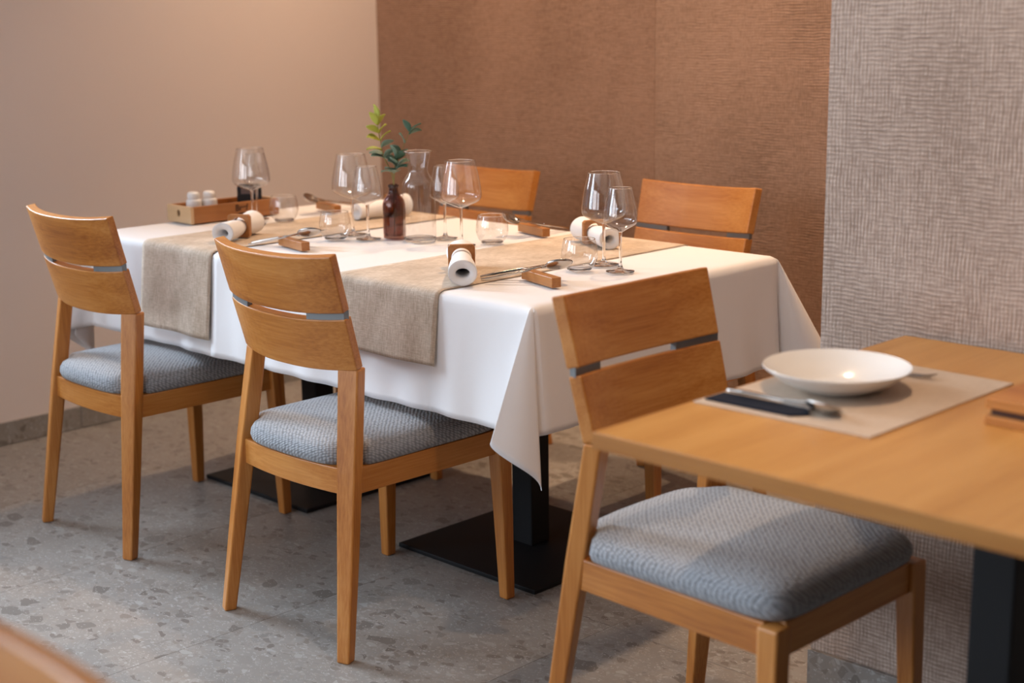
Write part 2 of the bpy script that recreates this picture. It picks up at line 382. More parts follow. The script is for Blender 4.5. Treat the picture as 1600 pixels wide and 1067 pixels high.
# ------------------------------------------------------------------ chairs
def back_y(z): return .0753 + (z-.6165)/(.8635-.6165)*(.0095-.0753)
def back_w(z): return .195 + (z-.6165)/(.8635-.6165)*(.2025-.195)
SAG = .036                                      # slats bow along their own tilted normal
def bow(s): q = SAG*(1-abs(s)**2.4); return q*.966, q*.258
def slat(z0, z1, th=.023, n=22):
    rings = []
    for i in range(n+1):
        s = -1+2*i/n; ring = []
        for z, off in ((z0, 0), (z1, 0), (z1, th), (z0, th)):
            ring.append(((back_w(z)-.35*off)*s, back_y(z)-bow(s)[0]+off, z-bow(s)[1]+off*.2))
        rings.append(ring)
    return loft(rings)
def make_chair(label):
    t = thing('dining_chair', label, 'chair', group='oak dining chairs with grey seats')
    for sx in (-1, 1):
        A = .36*sx
        rings = [rect(sx*.212, .002, 0, .030, .028, A), rect(sx*.1996, .026, .18, .037, .032, A), rect(sx*.1835, .0545, .40, .045, .036, A), rect(sx*.1665, .0835, .6178, .050, .033, A)]
        obj('leg', loft(rings), wood_z, t, bevel=.004)
    for sx in (-1, 1):
        rings = [rect(sx*.212, .4865, 0, .027, .027), rect(sx*.206, .484, .2, .034, .034), rect(sx*.198, .480, .407, .040, .040)]
        obj('leg', loft(rings), wood_z, t, bevel=.004)
    n = 12; rr = []
    for i in range(n+1):
        s = -1+2*i/n; y = .040-.016*(1-s*s); rr.append([(s*.175, y, .352), (s*.175, y, .409), (s*.175, y+.022, .409), (s*.175, y+.022, .352)])
    obj('back_rail', loft(rr), wood_x, t, bevel=.002)
    obj('front_rail', box(-.18, .18, .468, .490, .352, .409), wood_x, t, bevel=.002)
    for sx in (-1, 1):
        rr = [[(sx*.205, y, .352), (sx*.205+k, y, .409), (sx*.183+k, y, .409), (sx*.183, y, .352)] for y, k in ((.055, 0), (.465, 0))]
        rr[0] = [(x-sx*.008, y, z) for x, y, z in rr[0]]
        obj('side_rail', loft(rr), wood_y, t, bevel=.002)
    # cushion
    N = 144; prof = [(.0, 0), (.955, 0), (.985, .006), (1.0, .018), (.992, .030), (.965, .041), (.91, .049), (.80, .055), (.62, .060), (.40, .063), (.18, .064), (0, .0645)]
    def outline(k, rho):
        a = 2*PI*k/N; c, s = math.cos(a), math.sin(a); e = 2/(7. if s < 0 else 10.)
        u = math.copysign(abs(c)**e, c); v = math.copysign(abs(s)**e, s)
        f = 1-.22*(1-rho)*0
        u *= rho; v *= rho
        y = .2645+.2350*v - .012*(1-u*u)*max(0, -v); hw = .205 + (.209-.205)*(v+1)/2; kk = min(1, max(0, (y-.078)/.018)); hw = .170+(hw-.170)*kk
        return u*hw, y
    rings = []
    for rho, z in prof[1:-1]: rings.append([(*outline(k, rho), .409+z) for k in range(N)])
    v, f = loft(rings, True, False); v.append((0, .2635, .409)); v.append((0, .2635, .409+.0645))
    b0 = len(v)-2; L = (len(rings)-1)*N
    f += [(b0, (k+1) % N, k) for k in range(N)] + [(b0+1, L+k, L+(k+1) % N) for k in range(N)]
    obj('seat_cushion', (v, f), fabric_m, t, True)
    obj('slat', slat(.7425, .8635), wood_x, t, bevel=.003)
    obj('slat', slat(.6165, .7295), wood_x, t, bevel=.003)
    for sx in (-1, 1):
        rr = []
        for i in range(7):
            s = sx*(.52+.46*i/6); rr.append([(back_w(.736)*s, back_y(.736)-bow(s)[0]+o, z-bow(s)[1]) for o, z in ((.004, .7275), (.004, .7455), (.017, .7475), (.017, .7295))])
        obj('spacer', loft(rr), grey_metal, t)['label'] = 'satin grey metal spacer between the slats'
    return t
chA = make_chair('oak dining chair with grey seat nearest the plain wall, at the white table')
chA.location = (-3.4023, 1.8483, 0); chA.rotation_euler = (0, 0, -.0062)
dup(chA, 'oak chair in front of the white table, beside the right linen runner', (-2.5218, 1.8274, 0), -.0023)
dup(chA, 'oak dining chair tucked under the bare oak table', (-1.6959, 2.0116, 0), -1.5903)
dup(chA, 'oak dining chair behind the white table, partly hidden by the carafe and glasses', (-3.3228, 3.3049, 0), 3.1585)
dup(chA, 'oak dining chair behind the white table, nearest the projecting wall', (-2.5286, 3.3372, 0), 3.1585)
dup(chA, 'blurred oak chair back cut off by the bottom left corner', (-1.015, .492, 0), PI)

# ------------------------------------------------------------------ tables
def pedestal(t, size=.4827, top=.72):
    obj('base_plate', box(-size/2, size/2, -size/2, size/2, 0, .012), black_metal, t, bevel=.003)
    obj('post', box(-.034, .034, -.034, .034, .012, top-.008), black_metal, t, bevel=.004)
    obj('mounting_plate', box(-.16, .16, -.16, .16, top-.008, top), black_metal, t)
T0, T1, TY0, TY1 = -3.735, -2.041, 2.130, 2.960
TH = .750
tw = thing('pedestal_table', 'table under the left white tablecloth, on a black pedestal foot by the plain wall', 'table', (-3.375, 2.607, 0), group='pedestal tables under white cloths')
pedestal(tw); obj('tabletop', box(T0+3.375+.004, -2.893+3.375, TY0+.004-2.607, TY1-.004-2.607, .72, TH), table_oak, tw, bevel=.004)
tw2 = thing('pedestal_table', 'table under the right white tablecloth, on the large black square foot in view', 'table', (-2.5112, 2.607, 0), group='pedestal tables under white cloths')
pedestal(tw2); obj('tabletop', box(-2.889+2.5112, T1-.004+2.5112, TY0+.004-2.607, TY1-.004-2.607, .72, TH), table_oak, tw2, bevel=.004)
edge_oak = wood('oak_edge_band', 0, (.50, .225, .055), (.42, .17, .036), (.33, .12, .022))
wt = thing('oak_table', 'bare oak pedestal table holding the white bowl plate on a placemat', 'table', (-.93, 1.963, 0))
pedestal(wt, .4827, .725); tp = obj('tabletop', box(-1.3515+.93, -.49+.93, 1.5325-1.963, 2.396-1.963, .725, .750), table_oak, wt, bevel=.001)
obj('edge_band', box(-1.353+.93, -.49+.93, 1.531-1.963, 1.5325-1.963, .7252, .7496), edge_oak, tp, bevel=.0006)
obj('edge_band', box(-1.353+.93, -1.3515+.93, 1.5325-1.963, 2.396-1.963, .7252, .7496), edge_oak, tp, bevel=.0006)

# ------------------------------------------------------------------ table linen
D = .272; RB = .014
def dropf(t):                                  # path length past the edge -> (outward, down)
    if t < RB*PI/2: a = t/RB; return RB*math.sin(a), RB*(1-math.cos(a))
    return RB, RB + t-RB*PI/2
def lerp_list(xs, x):
    for (a, u), (b, v) in zip(xs, xs[1:]):
        if x <= b: k = (x-a)/(b-a); k = k*k*(3-2*k); return u+(v-u)*k
    return xs[-1][1]
def cone(phi, ex, ey):                         # closed cone fold, phi 0 = x side, 90 = y side
    al = math.asin(.25); psi = 4*phi; e = Vector((ex, ey, 0))/math.sqrt(2); wv = Vector((-ex, ey, 0))/math.sqrt(2); dn = Vector((0, 0, -1))
    ax = dn*math.cos(al)+e*math.sin(al); up = -dn*math.sin(al)+e*math.cos(al)
    return ax*math.cos(al) - up*math.sin(al)*math.cos(psi) + wv*math.sin(al)*math.sin(psi)
def pleat(phi, ex, ey, g, n):                  # flattened double fold hanging at a corner
    d = math.degrees(phi)
    L = lerp_list([(0, 0), (22.5, 14), (45, -1.5), (67.5, 17), (90, 0)], d); O = lerp_list([(0, 0), (11, 1), (22.5, 2), (33, 3.5), (45, 5), (56, 7), (67.5, 6), (79, 3.5), (90, 0)], d)
    v = Vector((0, 0, -1)) + Vector((*g, 0))*math.tan(math.radians(L)) + Vector((*n, 0))*math.tan(math.radians(O))
    return v.normalized()
def tablecloth(name, label, px0, px1, z, hang_l, hang_r, corners, tilt, crease, seed):
    NS = 20
    mx = max(2, round((px1-px0)/.022)); my = 40
    X = [px0+(px1-px0)*i/mx for i in range(mx+1)]; Y = [TY0+(TY1-TY0)*i/my for i in range(my+1)]; Ts = [D*(i/NS) for i in range(NS+1)]
    V, Fc = [], []
    def patch(na, nb, fn):
        o_ = len(V)
        for i in range(na):
            for j in range(nb): V.append(fn(i, j))
        for i in range(na-1):
            for j in range(nb-1): Fc.append((o_+i*nb+j, o_+(i+1)*nb+j, o_+(i+1)*nb+j+1, o_+i*nb+j+1))
    def top(i, j):
        x, y = X[i], Y[j]; zz = z; e = min(1, (y-TY0)/.03, (TY1-y)/.03)
        for cx, hh, wd in crease: zz += e*hh*math.exp(-((x-cx)/wd)**2)
        return (x, y, zz)
    patch(len(X), len(Y), top)
    def side(x, y, t, ox_, oy_):
        o, dn = dropf(t); s_ = x*7 if oy_ else y*7; k_ = x if oy_ else y
        lo, hi = (px0, px1) if oy_ else (TY0, TY1); fade = min(1, (hi-k_)/.12 if (hang_r or not oy_) else 1, (k_-lo)/.12 if (hang_l or not oy_) else 1)
        wv = fade*(.008*noise.noise((s_, seed, 0)) + .0025*math.sin(s_*2.9+seed) + .0030*math.sin(s_*7.1))*(t/D)**1.6
        o += tilt*t+wv; return (x+ox_*o, y+oy_*o, z-dn*math.cos(tilt))
    patch(len(X), NS+1, lambda i, j: side(X[i], TY0, Ts[j], 0, -1)); patch(len(X), NS+1, lambda i, j: side(X[i], TY1, Ts[j], 0, 1))
    if hang_r: patch(len(Y), NS+1, lambda i, j: side(px1, Y[i], Ts[j], 1, 0))
    if hang_l: patch(len(Y), NS+1, lambda i, j: side(px0, Y[i], Ts[j], -1, 0))
    NP = 64
    for sx in ([1] if hang_r else [])+([-1] if hang_l else []):
        for sy in (-1, 1):
            kind = corners.get((sx, sy), 'cone'); cx_, cy_ = (px1 if sx > 0 else px0), (TY1 if sy > 0 else TY0)
            def corner(i, j):
                ph = PI/2*i/NP; r = Ts[j]/max(math.cos(ph), math.sin(ph)); o, dn = dropf(r); g = cone(ph, sx, sy) if kind == 'cone' else pleat(ph, sx, sy, *kind)
                k = 1-abs(1-ph/(PI/4)); tb = tilt*(1-k); wz = math.cos(tilt)+(1-math.cos(tilt))*k
                return (cx_+sx*o*math.cos(ph)+g.x*dn+sx*tb*r*math.cos(ph)**2, cy_+sy*o*math.sin(ph)+g.y*dn+sy*tb*r*math.sin(ph)**2, z+g.z*dn*wz)
            patch(NP+1, NS+1, corner)
    bm = bmesh.new()
    for v in V: bm.verts.new(v)
    bm.verts.ensure_lookup_table()
    for f in Fc:
        try: bm.faces.new([bm.verts[i] for i in f])
        except ValueError: pass
    bmesh.ops.remove_doubles(bm, verts=bm.verts, dist=.0003); bmesh.ops.dissolve_degenerate(bm, edges=bm.edges, dist=.0001)
    o = obj(name, bm, cloth_m, None, True); m = o.modifiers.new('solid', 'SOLIDIFY'); m.thickness = .0012; m.offset = 0
    return tag(o, label, 'tablecloth', 'white tablecloths')
gR = Vector((-.62, -.78)); nR = Vector((.78, -.62))
tablecloth('tablecloth', 'white tablecloth on the left half of the table by the plain wall', T0, -2.96, TH+.0018, True, False, {(-1, -1): (Vector((.15, -.99)), Vector((-.97, -.24)))}, .05, [(-3.30, .002, .015)], 3.1)
tablecloth('tablecloth', 'white tablecloth on the right half of the table with a long hanging corner', -3.142, T1, TH+.0050, False, True, {(1, -1): (gR, nR)}, .075, [(-2.858, .006, .012)], 8.2)

def runner(label, x0, x1, z, hang, hem, skew, off):
    prof = []; rb = .016; L = (TY1-TY0)
    for i in range(21): t = hang*(1-i/20); prof.append((-1, t))
    for i in range(1, 36): prof.append((0, i/36))
    for i in range(21): prof.append((1, .16*i/20))
    nx = 22; V = []
    for i in range(nx+1):
        u = i/nx
        for k, t in prof:
            sk = skew*0
            if k == 0: y = TY0+L*t; zz = z; fr = t
            else:
                a = min(t/rb, PI/2); o, dn = rb*math.sin(a), rb*(1-math.cos(a))+max(0, t-rb*PI/2)
                wv = off*(t) + .004*math.sin(u*9+hem)*(t/.2)
                y = (TY0-o-wv) if k < 0 else (TY1+o+wv); zz = z-dn; fr = 0 if k < 0 else 1
            V.append((x0+(x1-x0)*u+skew*fr, y, zz))
    n = len(prof); Fc = [(i*n+j, (i+1)*n+j, (i+1)*n+j+1, i*n+j+1) for i in range(nx) for j in range(n-1)]
    o = obj('table_runner', (V, Fc), linen_m, None, True); m = o.modifiers.new('solid', 'SOLIDIFY'); m.thickness = .0012; m.offset = 0
    # stitched hem as a slightly thicker band
    return tag(o, label, 'table runner', 'linen table runners')
ZT = TH+.0050+.0030
runner('beige linen runner hanging over the left tablecloth, between the two front chairs', -3.465, -3.146, ZT-.0005, .235, .4, .0, .10)
runner('beige linen runner hanging over the right tablecloth, beside the long hanging corner', -2.652, -2.303, ZT, .172, 2.0, .005, .13)

# ------------------------------------------------------------------ table things
Z1 = ZT+.0016
def glass(name, label, loc, H, Rm, Rr, zb, zm, foot, cat='wine glass', vshape=.0):
    t = thing(name, label, cat, (*loc, Z1), 0, 'stemmed wine glasses')
    prof = [(.0045, zb), (Rm*(.50+.20*vshape), zb+.0085+.004*vshape), (Rm*(.84+.05*vshape), zb+(zm-zb)*.56), (Rm*.97, zm-.006), (Rm, zm+.004), (Rm*.975, zm+.018), ((Rm*.6+Rr*.4)*1.01, zm+(H-zm)*.52), (Rr, H)]
    bp = spline(prof, 5); th = .0009
    bw = obj('bowl', lathe(bp, 40), glass_m, t, True)
    obj('rim', lathe([(Rr+.0006, H-.0006), (Rr+.0006, H+.0006), (Rr-.0006, H+.0006), (Rr-.0006, H-.0006), (Rr+.0006, H-.0006)], 40), stem_glass, bw, True)
    obj('stem', lathe(spline([(.0046, zb+.001), (.0036, zb-.012), (.0032, .05), (.0038, .018), (.0075, .007)], 5), 16, True), stem_glass, t, True)
    obj('foot', lathe([(.0001, .0066), (.0075, .0066), (foot*.5, .0034), (foot*.97, .0018), (foot, .0010), (foot*.97, .0004), (.0001, .0002)], 36), stem_glass, t, True)
    return t
def big_glass(label, loc): return glass('wine_glass', label, loc, .215, .0530, .0375, .096, .127, .036)
def small_glass(label, loc): return glass('wine_glass', label, loc, .190, .0385, .0265, .090, .118, .033, vshape=-.6)
big_glass('large wine glass by the wall, in front of the wooden condiment tray', (-3.463, 2.472))
small_glass('smaller wine glass just behind the large one at the condiment tray', (-3.545, 2.548))
big_glass('large wine glass left of the plant, behind the smaller one', (-3.088, 2.528))
small_glass('smaller wine glass just left of the brown bottle vase', (-2.993, 2.501))
big_glass('large wine glass right of the carafe, nearest the middle', (-2.722, 2.582))
small_glass('smaller wine glass touching the right side of the carafe in view', (-2.845, 2.640))
big_glass('large wine glass at the right place setting, taller of that pair', (-2.250, 2.590))
small_glass('smaller wine glass at the right place setting, rightmost glass on the table', (-2.160, 2.543))
def tumbler(label, loc):
    t = thing('water_tumbler', label, 'tumbler', (*loc, Z1), 0, 'rounded water tumblers')
    wl = obj('wall', lathe(spline([(.023, .005), (.033, .009), (.0408, .027), (.0415, .042), (.0388, .060), (.0355, .072)], 5), 40), glass_m, t, True)
    obj('rim', lathe([(.0361, .0714), (.0361, .0726), (.0349, .0726), (.0349, .0714), (.0361, .0714)], 40), stem_glass, wl, True)
    obj('base', lathe([(.0001, .0052), (.021, .0052), (.027, .0060), (.029, .004), (.026, .0006), (.0001, .0004)], 36), stem_glass, t, True)
tumbler('stemless water tumbler beside the condiment tray', (-3.455, 2.575))
tumbler('stemless water tumbler left of the two wine glasses by the plant', (-3.061, 2.445))
tumbler('stemless water tumbler in the middle, right of the carafe', (-2.690, 2.660))
tumbler('stemless water tumbler at the right place setting next to the napkin ring', (-2.243, 2.497))

t = thing('glass_carafe', 'clear glass carafe with flared neck beside the brown bottle vase', 'carafe', (-2.863, 2.566, Z1))
bd = obj('body', lathe(spline([(.0395, .004), (.043, .012), (.0432, .06), (.0430, .135), (.040, .155), (.030, .172), (.0255, .182), (.0262, .195), (.033, .224), (.0365, .232)], 5), 44), carafe_glass, t, True)
obj('lip', lathe([(.0376, .2312), (.0376, .2332), (.0356, .2332), (.0356, .2312), (.0376, .2312)], 40), stem_glass, bd, True)
obj('base', lathe([(.0001, .008), (.034, .008), (.040, .010), (.0425, .008), (.041, .001), (.0001, .0006)], 40), stem_glass, t, True)

t = thing('bottle_vase', 'dark brown glass bottle vase holding eucalyptus', 'vase', (-2.955, 2.560, Z1))
bd = obj('body', lathe(spline([(.001, .001), (.026, .001), (.0295, .008), (.030, .05), (.0298, .085), (.026, .102), (.015, .117), (.0125, .128), (.0135, .140), (.0125, .141)], 5), 36), brown_glass, t, True)
obj('inner_wall', lathe(spline([(.001, .006), (.024, .007), (.0275, .012), (.028, .05), (.0278, .084), (.0235, .101), (.0125, .116), (.011, .128), (.011, .140)], 4), 30), brown_glass, t, True)
obj('neck_ring', lathe([(.0138, .134), (.0152, .136), (.0152, .140), (.0125, .1415), (.0115, .139), (.0138, .134)], 28), brown_glass, bd, True)

def leaf_mesh(L, W):
    V, Fc = [], []; n = 8
    for i in range(n+1):
        s = i/n; w_ = W/2*math.sin(PI*min(1, s*.97+.03))**.75; z = .10*L*math.sin(PI*s)
        for k in (-1, -.5, 0, .5, 1): V.append((k*w_, L*s, z-.14*W*(1-abs(k))))
    for i in range(n):
        for j in range(4): a = i*5+j; Fc.append((a, a+1, a+6, a+5))
    return V, Fc
lf_cache = {}
def branch(label, pts, leaves, mats, seed):
    rnd = random.Random(seed); t = thing('eucalyptus_branch', label, 'branch', (-2.955, 2.560, Z1), 0, 'eucalyptus branches in the vase')
    sp = spline(pts, 8); st_ = obj('stem', tube(sp, [.0018-.0010*i/len(sp) for i in range(len(sp))], 6), stem_m, t, True)
    for s, az, el, L, mi in leaves:
        p = Vector(sp[min(int(s*(len(sp)-1)), len(sp)-1)])
        key = (round(L, 3), mi)
        if key not in lf_cache:
            o = obj('leaf', leaf_mesh(L, L*.72), mats[mi], st_, True); lf_cache[key] = o.data
        else: o = obj('leaf', lf_cache[key], None, st_)
        m = o.modifiers.new('solid', 'SOLIDIFY'); m.thickness = .0006
        o.location = p; o.rotation_euler = (math.radians(el), math.radians(rnd.uniform(-35, 35)), math.radians(az))
    return t
# directions: image right is about (+.71,+.71), towards the camera about (+.71,-.71)
def RD(r, c): return (.707*(r+c), .707*(r-c))
LM = (leaf_y, leaf_g, leaf_d)
def L_(r, c, up, L, mi, s):          # leaf pointing image-right r, camera c, up
    x, y = RD(r, c); return (s, math.degrees(math.atan2(-x, y)), math.degrees(math.atan2(up, math.hypot(x, y))), L, mi)
lv = [L_(-.5, .3, .1, .038, 1, .50), L_(.6, .3, .5, .036, 1, .53), L_(-.9, .2, .05, .040, 0, .62), L_(.8, .4, .5, .038, 1, .65), L_(-.8, .4, .3, .040, 0, .72), L_(.7, -.1, .6, .036, 0, .74), L_(-.6, .5, .5, .038, 0, .82), L_(.7, .3, .7, .036, 0, .84), L_(-.3, .3, .9, .038, 0, .91), L_(.5, .2, .9, .033, 0, .93), L_(-.15, .1, 1.5, .042, 0, .985), L_(-.8, -.2, .1, .038, 1, .56)]
x1, y1 = RD(-.036, 0); x2, y2 = RD(-.022, .006)
branch('tall yellow-green eucalyptus sprig leaning left in the brown vase', [(0, 0, .012), (.0, .0, .15), (x2, y2, .215), (x1*.9, y1*.9, .265), (x1*1.05, y1*1.05, .312)], lv, LM, 4)
lv2 = [L_(-.5, .5, .2, .036, 1, .42), L_(.7, .3, .3, .038, 1, .45), L_(-.6, .5, .5, .038, 2, .52), L_(.8, .2, .3, .038, 1, .55), L_(-.8, .3, .3, .038, 1, .62), L_(.6, .5, .6, .038, 2, .66), L_(-.5, .5, .7, .036, 1, .74), L_(-.5, .2, .9, .036, 1, .86), L_(.8, .2, .6, .038, 2, .97), L_(-.3, .3, .8, .036, 2, .99), L_(.9, -.2, .3, .036, 2, .95)]
x3, y3 = RD(.024, -.004); x4, y4 = RD(.048, -.01)
branch('dark blue-green eucalyptus sprig leaning right behind the carafe', [(0, 0, .012), (.003, .0, .15), (*RD(.010, .004), .19), (x3, y3, .228), (x4, y4, .283)], lv2, LM, 9)
lv3 = [L_(.3, .8, .2, .038, 1, .6), L_(-.8, .5, .1, .038, 1, .66), L_(.9, .3, .2, .038, 2, .72), L_(-.3, .7, .5, .038, 1, .80), L_(.5, .5, .7, .036, 2, .9), L_(-.4, .3, .9, .033, 1, .98)]
branch('short grey-green eucalyptus sprig at the mouth of the brown vase', [(0, 0, .012), (-.002, .003, .15), (*RD(.004, .012), .18), (*RD(.010, .016), .222)], lv3, LM, 12)

# napkins in wooden rings
def napkin(where, ring_xy, az, near, far, r_end=.030):
    g = 'rolled napkins in wooden rings'
    nk = thing('rolled_napkin', 'white rolled napkin ' + where, 'napkin', (*ring_xy, Z1), az, g)
    # local +x runs towards the open near end; axis height follows radius
    st = [(-far, .035), (-far*.5, .031), (-.012, .0220), (0, .0218), (.012, .0222), (near*.3, .0262), (near*.65, r_end*.95), (near, r_end)]
    st = spline(st, 4); N = 30; rings = []
    def cen(r): return max(r*.86, .0245 if 0 else r*.86)
    for x, r in st:
        h = .0290 + (r*.88-.0290)*min(1, abs(x)/max(near if x > 0 else far, .01)); 
        rings.append([(x, r*math.cos(2*PI*k/N), h+r*.88*math.sin(2*PI*k/N)) for k in range(N)])
    rings.append([(near-.001, r_end*.86*math.cos(2*PI*k/N), r_end*.88+r_end*.76*math.sin(2*PI*k/N)) for k in range(N)])
    # outer layer bulges into an eye shaped hole
    inner = []
    for d in (0, -.05, -.10): inner.append([(near-.002+d, r_end*(.50+.2*d)*math.cos(2*PI*k/N), r_end*.84+r_end*(.36+.6*d)*math.sin(2*PI*k/N)) for k in range(N)])
    obj('outer_roll', loft(rings, True, False), napkin_m, nk, True, solid=0)
    obj('inner_roll', loft([rings[-1]]+inner, True, False), napkin_m, nk, True)
    back = rings[0]; obj('closed_end', (back+[(-far-.006, 0, .031)], [(k, (k+1) % N, N) for k in range(N)]), napkin_m, nk, True)
    rg = thing('napkin_ring', 'square wooden napkin ring ' + where.split(',')[0], 'napkin ring', (*ring_xy, Z1), az, 'square wooden napkin rings')
    hw, ht, hr, cz, n = .0075, .031, .0235, .0305, 32; V, Fc = [], []
    for xx in (-hw, hw):
        for k in range(n):
            a = 2*PI*(k+.5)/n; c, s = math.cos(a), math.sin(a); m = max(abs(c), abs(s)); V.append((xx, ht*c/m, .031+.0305*s/m)); V.append((xx, hr*c, cz+hr*s))
    for k in range(n):
        a, b = 2*k, 2*((k+1) % n); o = 2*n
        Fc += [(a, b, b+1, a+1), (o+a, o+a+1, o+b+1, o+b), (a, o+a, o+b, b), (a+1, b+1, o+b+1, o+a+1)]
    obj('frame', (V, Fc), small_wood, rg, bevel=.001)
napkin('at the left front place setting, above the middle chair back', (-3.285, 2.300), math.atan2(-.80, .46), .105, .085)
napkin('at the left back place setting, behind the brown vase', (-3.298, 2.850), math.atan2(-1, -.12), .125, .05, .026)
napkin('at the right front place setting, its hollow end facing the camera', (-2.442, 2.315), math.atan2(-.68, .73), .195, .075, .032)
napkin('at the right back place setting, behind the right pair of wine glasses', (-2.478, 2.815), math.atan2(-.42, .9), .100, .075)

# cutlery
def bar(pts):                                       # (x, half width, thickness, z) cross sections along local +x
    return loft([[(x, -w_, z), (x, w_, z), (x, w_*.8, z+th), (x, -w_*.8, z+th)] for x, w_, th, z in pts])
def make_fork(label, sweep=.012):
    t = thing('fork', label, 'fork', group='table forks')
    obj('handle', bar([(0, .0045, .002, 0), (.02, .0050, .0022, 0), (.09, .0028, .003, .001), (.125, .0030, .003, .003)]), steel, t, bevel=.0006)
    hd = obj('head', bar([(.124, .0030, .003, .003), (.135, .0095, .002, .001), (.152, .0115, .0018, -.001)]), steel, t, bevel=.0005)
    for k in (-1.5, -.5, .5, 1.5):
        y = k*.0062; obj('tine', loft([[(x, y-w_, z), (x, y+w_, z), (x, y+w_, z+.0016), (x, y-w_, z+.0016)] for x, w_, z in ((.151, .0021, -.001), (.175, .0018, .0), (.196, .0008, .005))]), steel, hd)
    return t
def make_knife(label):
    t = thing('table_knife', label, 'knife', group='table knives')
    obj('handle', bar([(0, .0045, .004, 0), (.03, .0055, .0055, 0), (.10, .0042, .0045, 0)]), steel, t, bevel=.001)
    obj('blade', bar([(.098, .0042, .004, 0), (.112, .0085, .0022, 0), (.170, .0095, .0018, 0), (.198, .0065, .0014, 0), (.208, .0012, .001, 0)]), steel, t, bevel=.0003)
    return t
def make_spoon(label):
    t = thing('spoon', label, 'spoon', group='table spoons')
    obj('handle', bar([(0, .0040, .002, 0), (.02, .0044, .0022, 0), (.09, .0022, .003, .002), (.140, .0028, .003, .006)]), steel, t, bevel=.0006)
    V, Fc = [], []; n, m = 24, 6
    for i in range(m+1):
        r = i/m
        for k in range(n):
            a = 2*PI*k/n; tp = 1+.12*math.cos(a); V.append((.166+r*.031*math.cos(a), r*.021*math.sin(a)*(1-.10*math.cos(a)), .006-.011*(1-r*r)))
    for i in range(m):
        for k in range(n): a, b = i*n+k, i*n+(k+1) % n; Fc.append((a, b, b+n, a+n))
    o = obj('bowl', (V, Fc), steel, t, True); mm = o.modifiers.new('solid', 'SOLIDIFY'); mm.thickness = .0012
    return t
protos = {}
def piece(kind, label, loc, az, tilt=0, roll=0):
    if kind not in protos:
        o = {'fork': make_fork, 'knife': make_knife, 'spoon': make_spoon}[kind](label); protos[kind] = o
    else: o = dup(protos[kind], label, (0, 0, 0), 0)
    o.location = loc; o.rotation_mode = 'XYZ'; o.rotation_euler = (roll, -tilt, az)
    return o
rest0 = None
def setting(where, rest_c, rest_az, h_xy, az, order):
    global rest0
    lab = 'wooden cutlery rest block ' + where
    if rest0 is None:
        rest0 = obj('cutlery_rest', loft([[(-.068, -.0115, 0), (-.068, .0115, 0), (-.068, .0115, .022), (-.068, -.0115, .022)], [(.068, -.0115, 0), (.068, .0115, 0), (.068, .0115, .022), (.068, -.0115, .022)]]), small_wood, None, bevel=.0012); r = rest0
    else: r = rest0.copy(); C.objects.link(r)
    tag(r, lab, 'cutlery rest', 'wooden cutlery rest blocks'); r.location = (*rest_c, Z1); r.rotation_euler = (0, 0, rest_az)
    d = Vector((math.cos(az), math.sin(az))); nrm = Vector((-d.y, d.x)); dist = abs((Vector(rest_c)-Vector(h_xy)).dot(d))
    tilt = math.atan2(.0225, max(dist-.0135, .05))
    for kind, off, back in order:
        p = Vector(h_xy)+nrm*off - d*back
        piece(kind, {'fork': 'steel fork lying on the cutlery rest ', 'knife': 'steel table knife lying on the cutlery rest ', 'spoon': 'steel spoon lying on the cutlery rest '}[kind]+where, (p.x, p.y, Z1+(.0055 if kind == 'spoon' else .0015)), az, tilt, -.70 if kind == 'spoon' else 0)
setting('at the right front place setting', (-2.196, 2.319), -.30, (-2.318, 2.250), .72, [('knife', .036, .0), ('fork', .010, -.004), ('spoon', -.020, -.014)])
setting('at the left front place setting', (-3.024, 2.280), -.20, (-3.145, 2.222), .58, [('knife', .034, .0), ('fork', .008, -.004), ('spoon', -.020, -.012)])
setting('at the right back place setting', (-2.722, 2.848), -.30, (-2.735, 2.965), -1.56, [('knife', .030, .0), ('fork', .004, -.004), ('spoon', -.024, -.01)])
setting('at the left back place setting', (-3.540, 2.805), -.25, (-3.585, 2.930), -1.34, [('knife', .030, .0), ('fork', .004, -.004), ('spoon', -.024, -.01)])

# condiment tray on the white table
t = thing('condiment_tray', 'long wooden condiment tray with a round finger hole at the wall end of the table', 'tray', (-3.682, 2.525, Z1-.003), -.03)
hx, hy, hh, th = .064, .152, .048, .010
obj('floor_board', box(-hx+th, hx-th, -hy+th, hy-th, .002, .008), tray_wood, t)
obj('side_board', box(hx-th, hx, -hy+th, hy, 0, hh), tray_wood, t, bevel=.001); obj('side_board', box(-hx, -hx+th, -hy+th, hy, 0, hh), tray_wood, t, bevel=.001)
obj('end_board', box(-hx+th, hx-th, hy-th, hy, 0, hh), tray_end, t, bevel=.001)
V, Fc = [], []; n = 28; r = .0095; cx, cz = -.002, .027
for yy_ in (-hy, -hy+th):
    for k in range(n):
        a = 2*PI*(k+.5)/n; c, s = math.cos(a), math.sin(a)
        m = min((hx if c > 0 else hx)/max(abs(c), 1e-6), ((hh-cz) if s > 0 else cz)/max(abs(s), 1e-6))
        px = max(-hx, min(hx, cx*0+c*m)); pz = max(0, min(hh, cz+s*m)); V.append((px, yy_, pz)); V.append((cx+r*.85*c, yy_, cz+r*1.1*s))
for k, (sx_, sz_) in enumerate(((1, 1), (-1, 1), (-1, -1), (1, -1))): pass
for k in range(n):
    a, b = 2*k, 2*((k+1) % n); o = 2*n
    Fc += [(a, b, b+1, a+1), (o+a, o+a+1, o+b+1, o+b), (a, o+a, o+b, b), (a+1, b+1, o+b+1, o+a+1)]
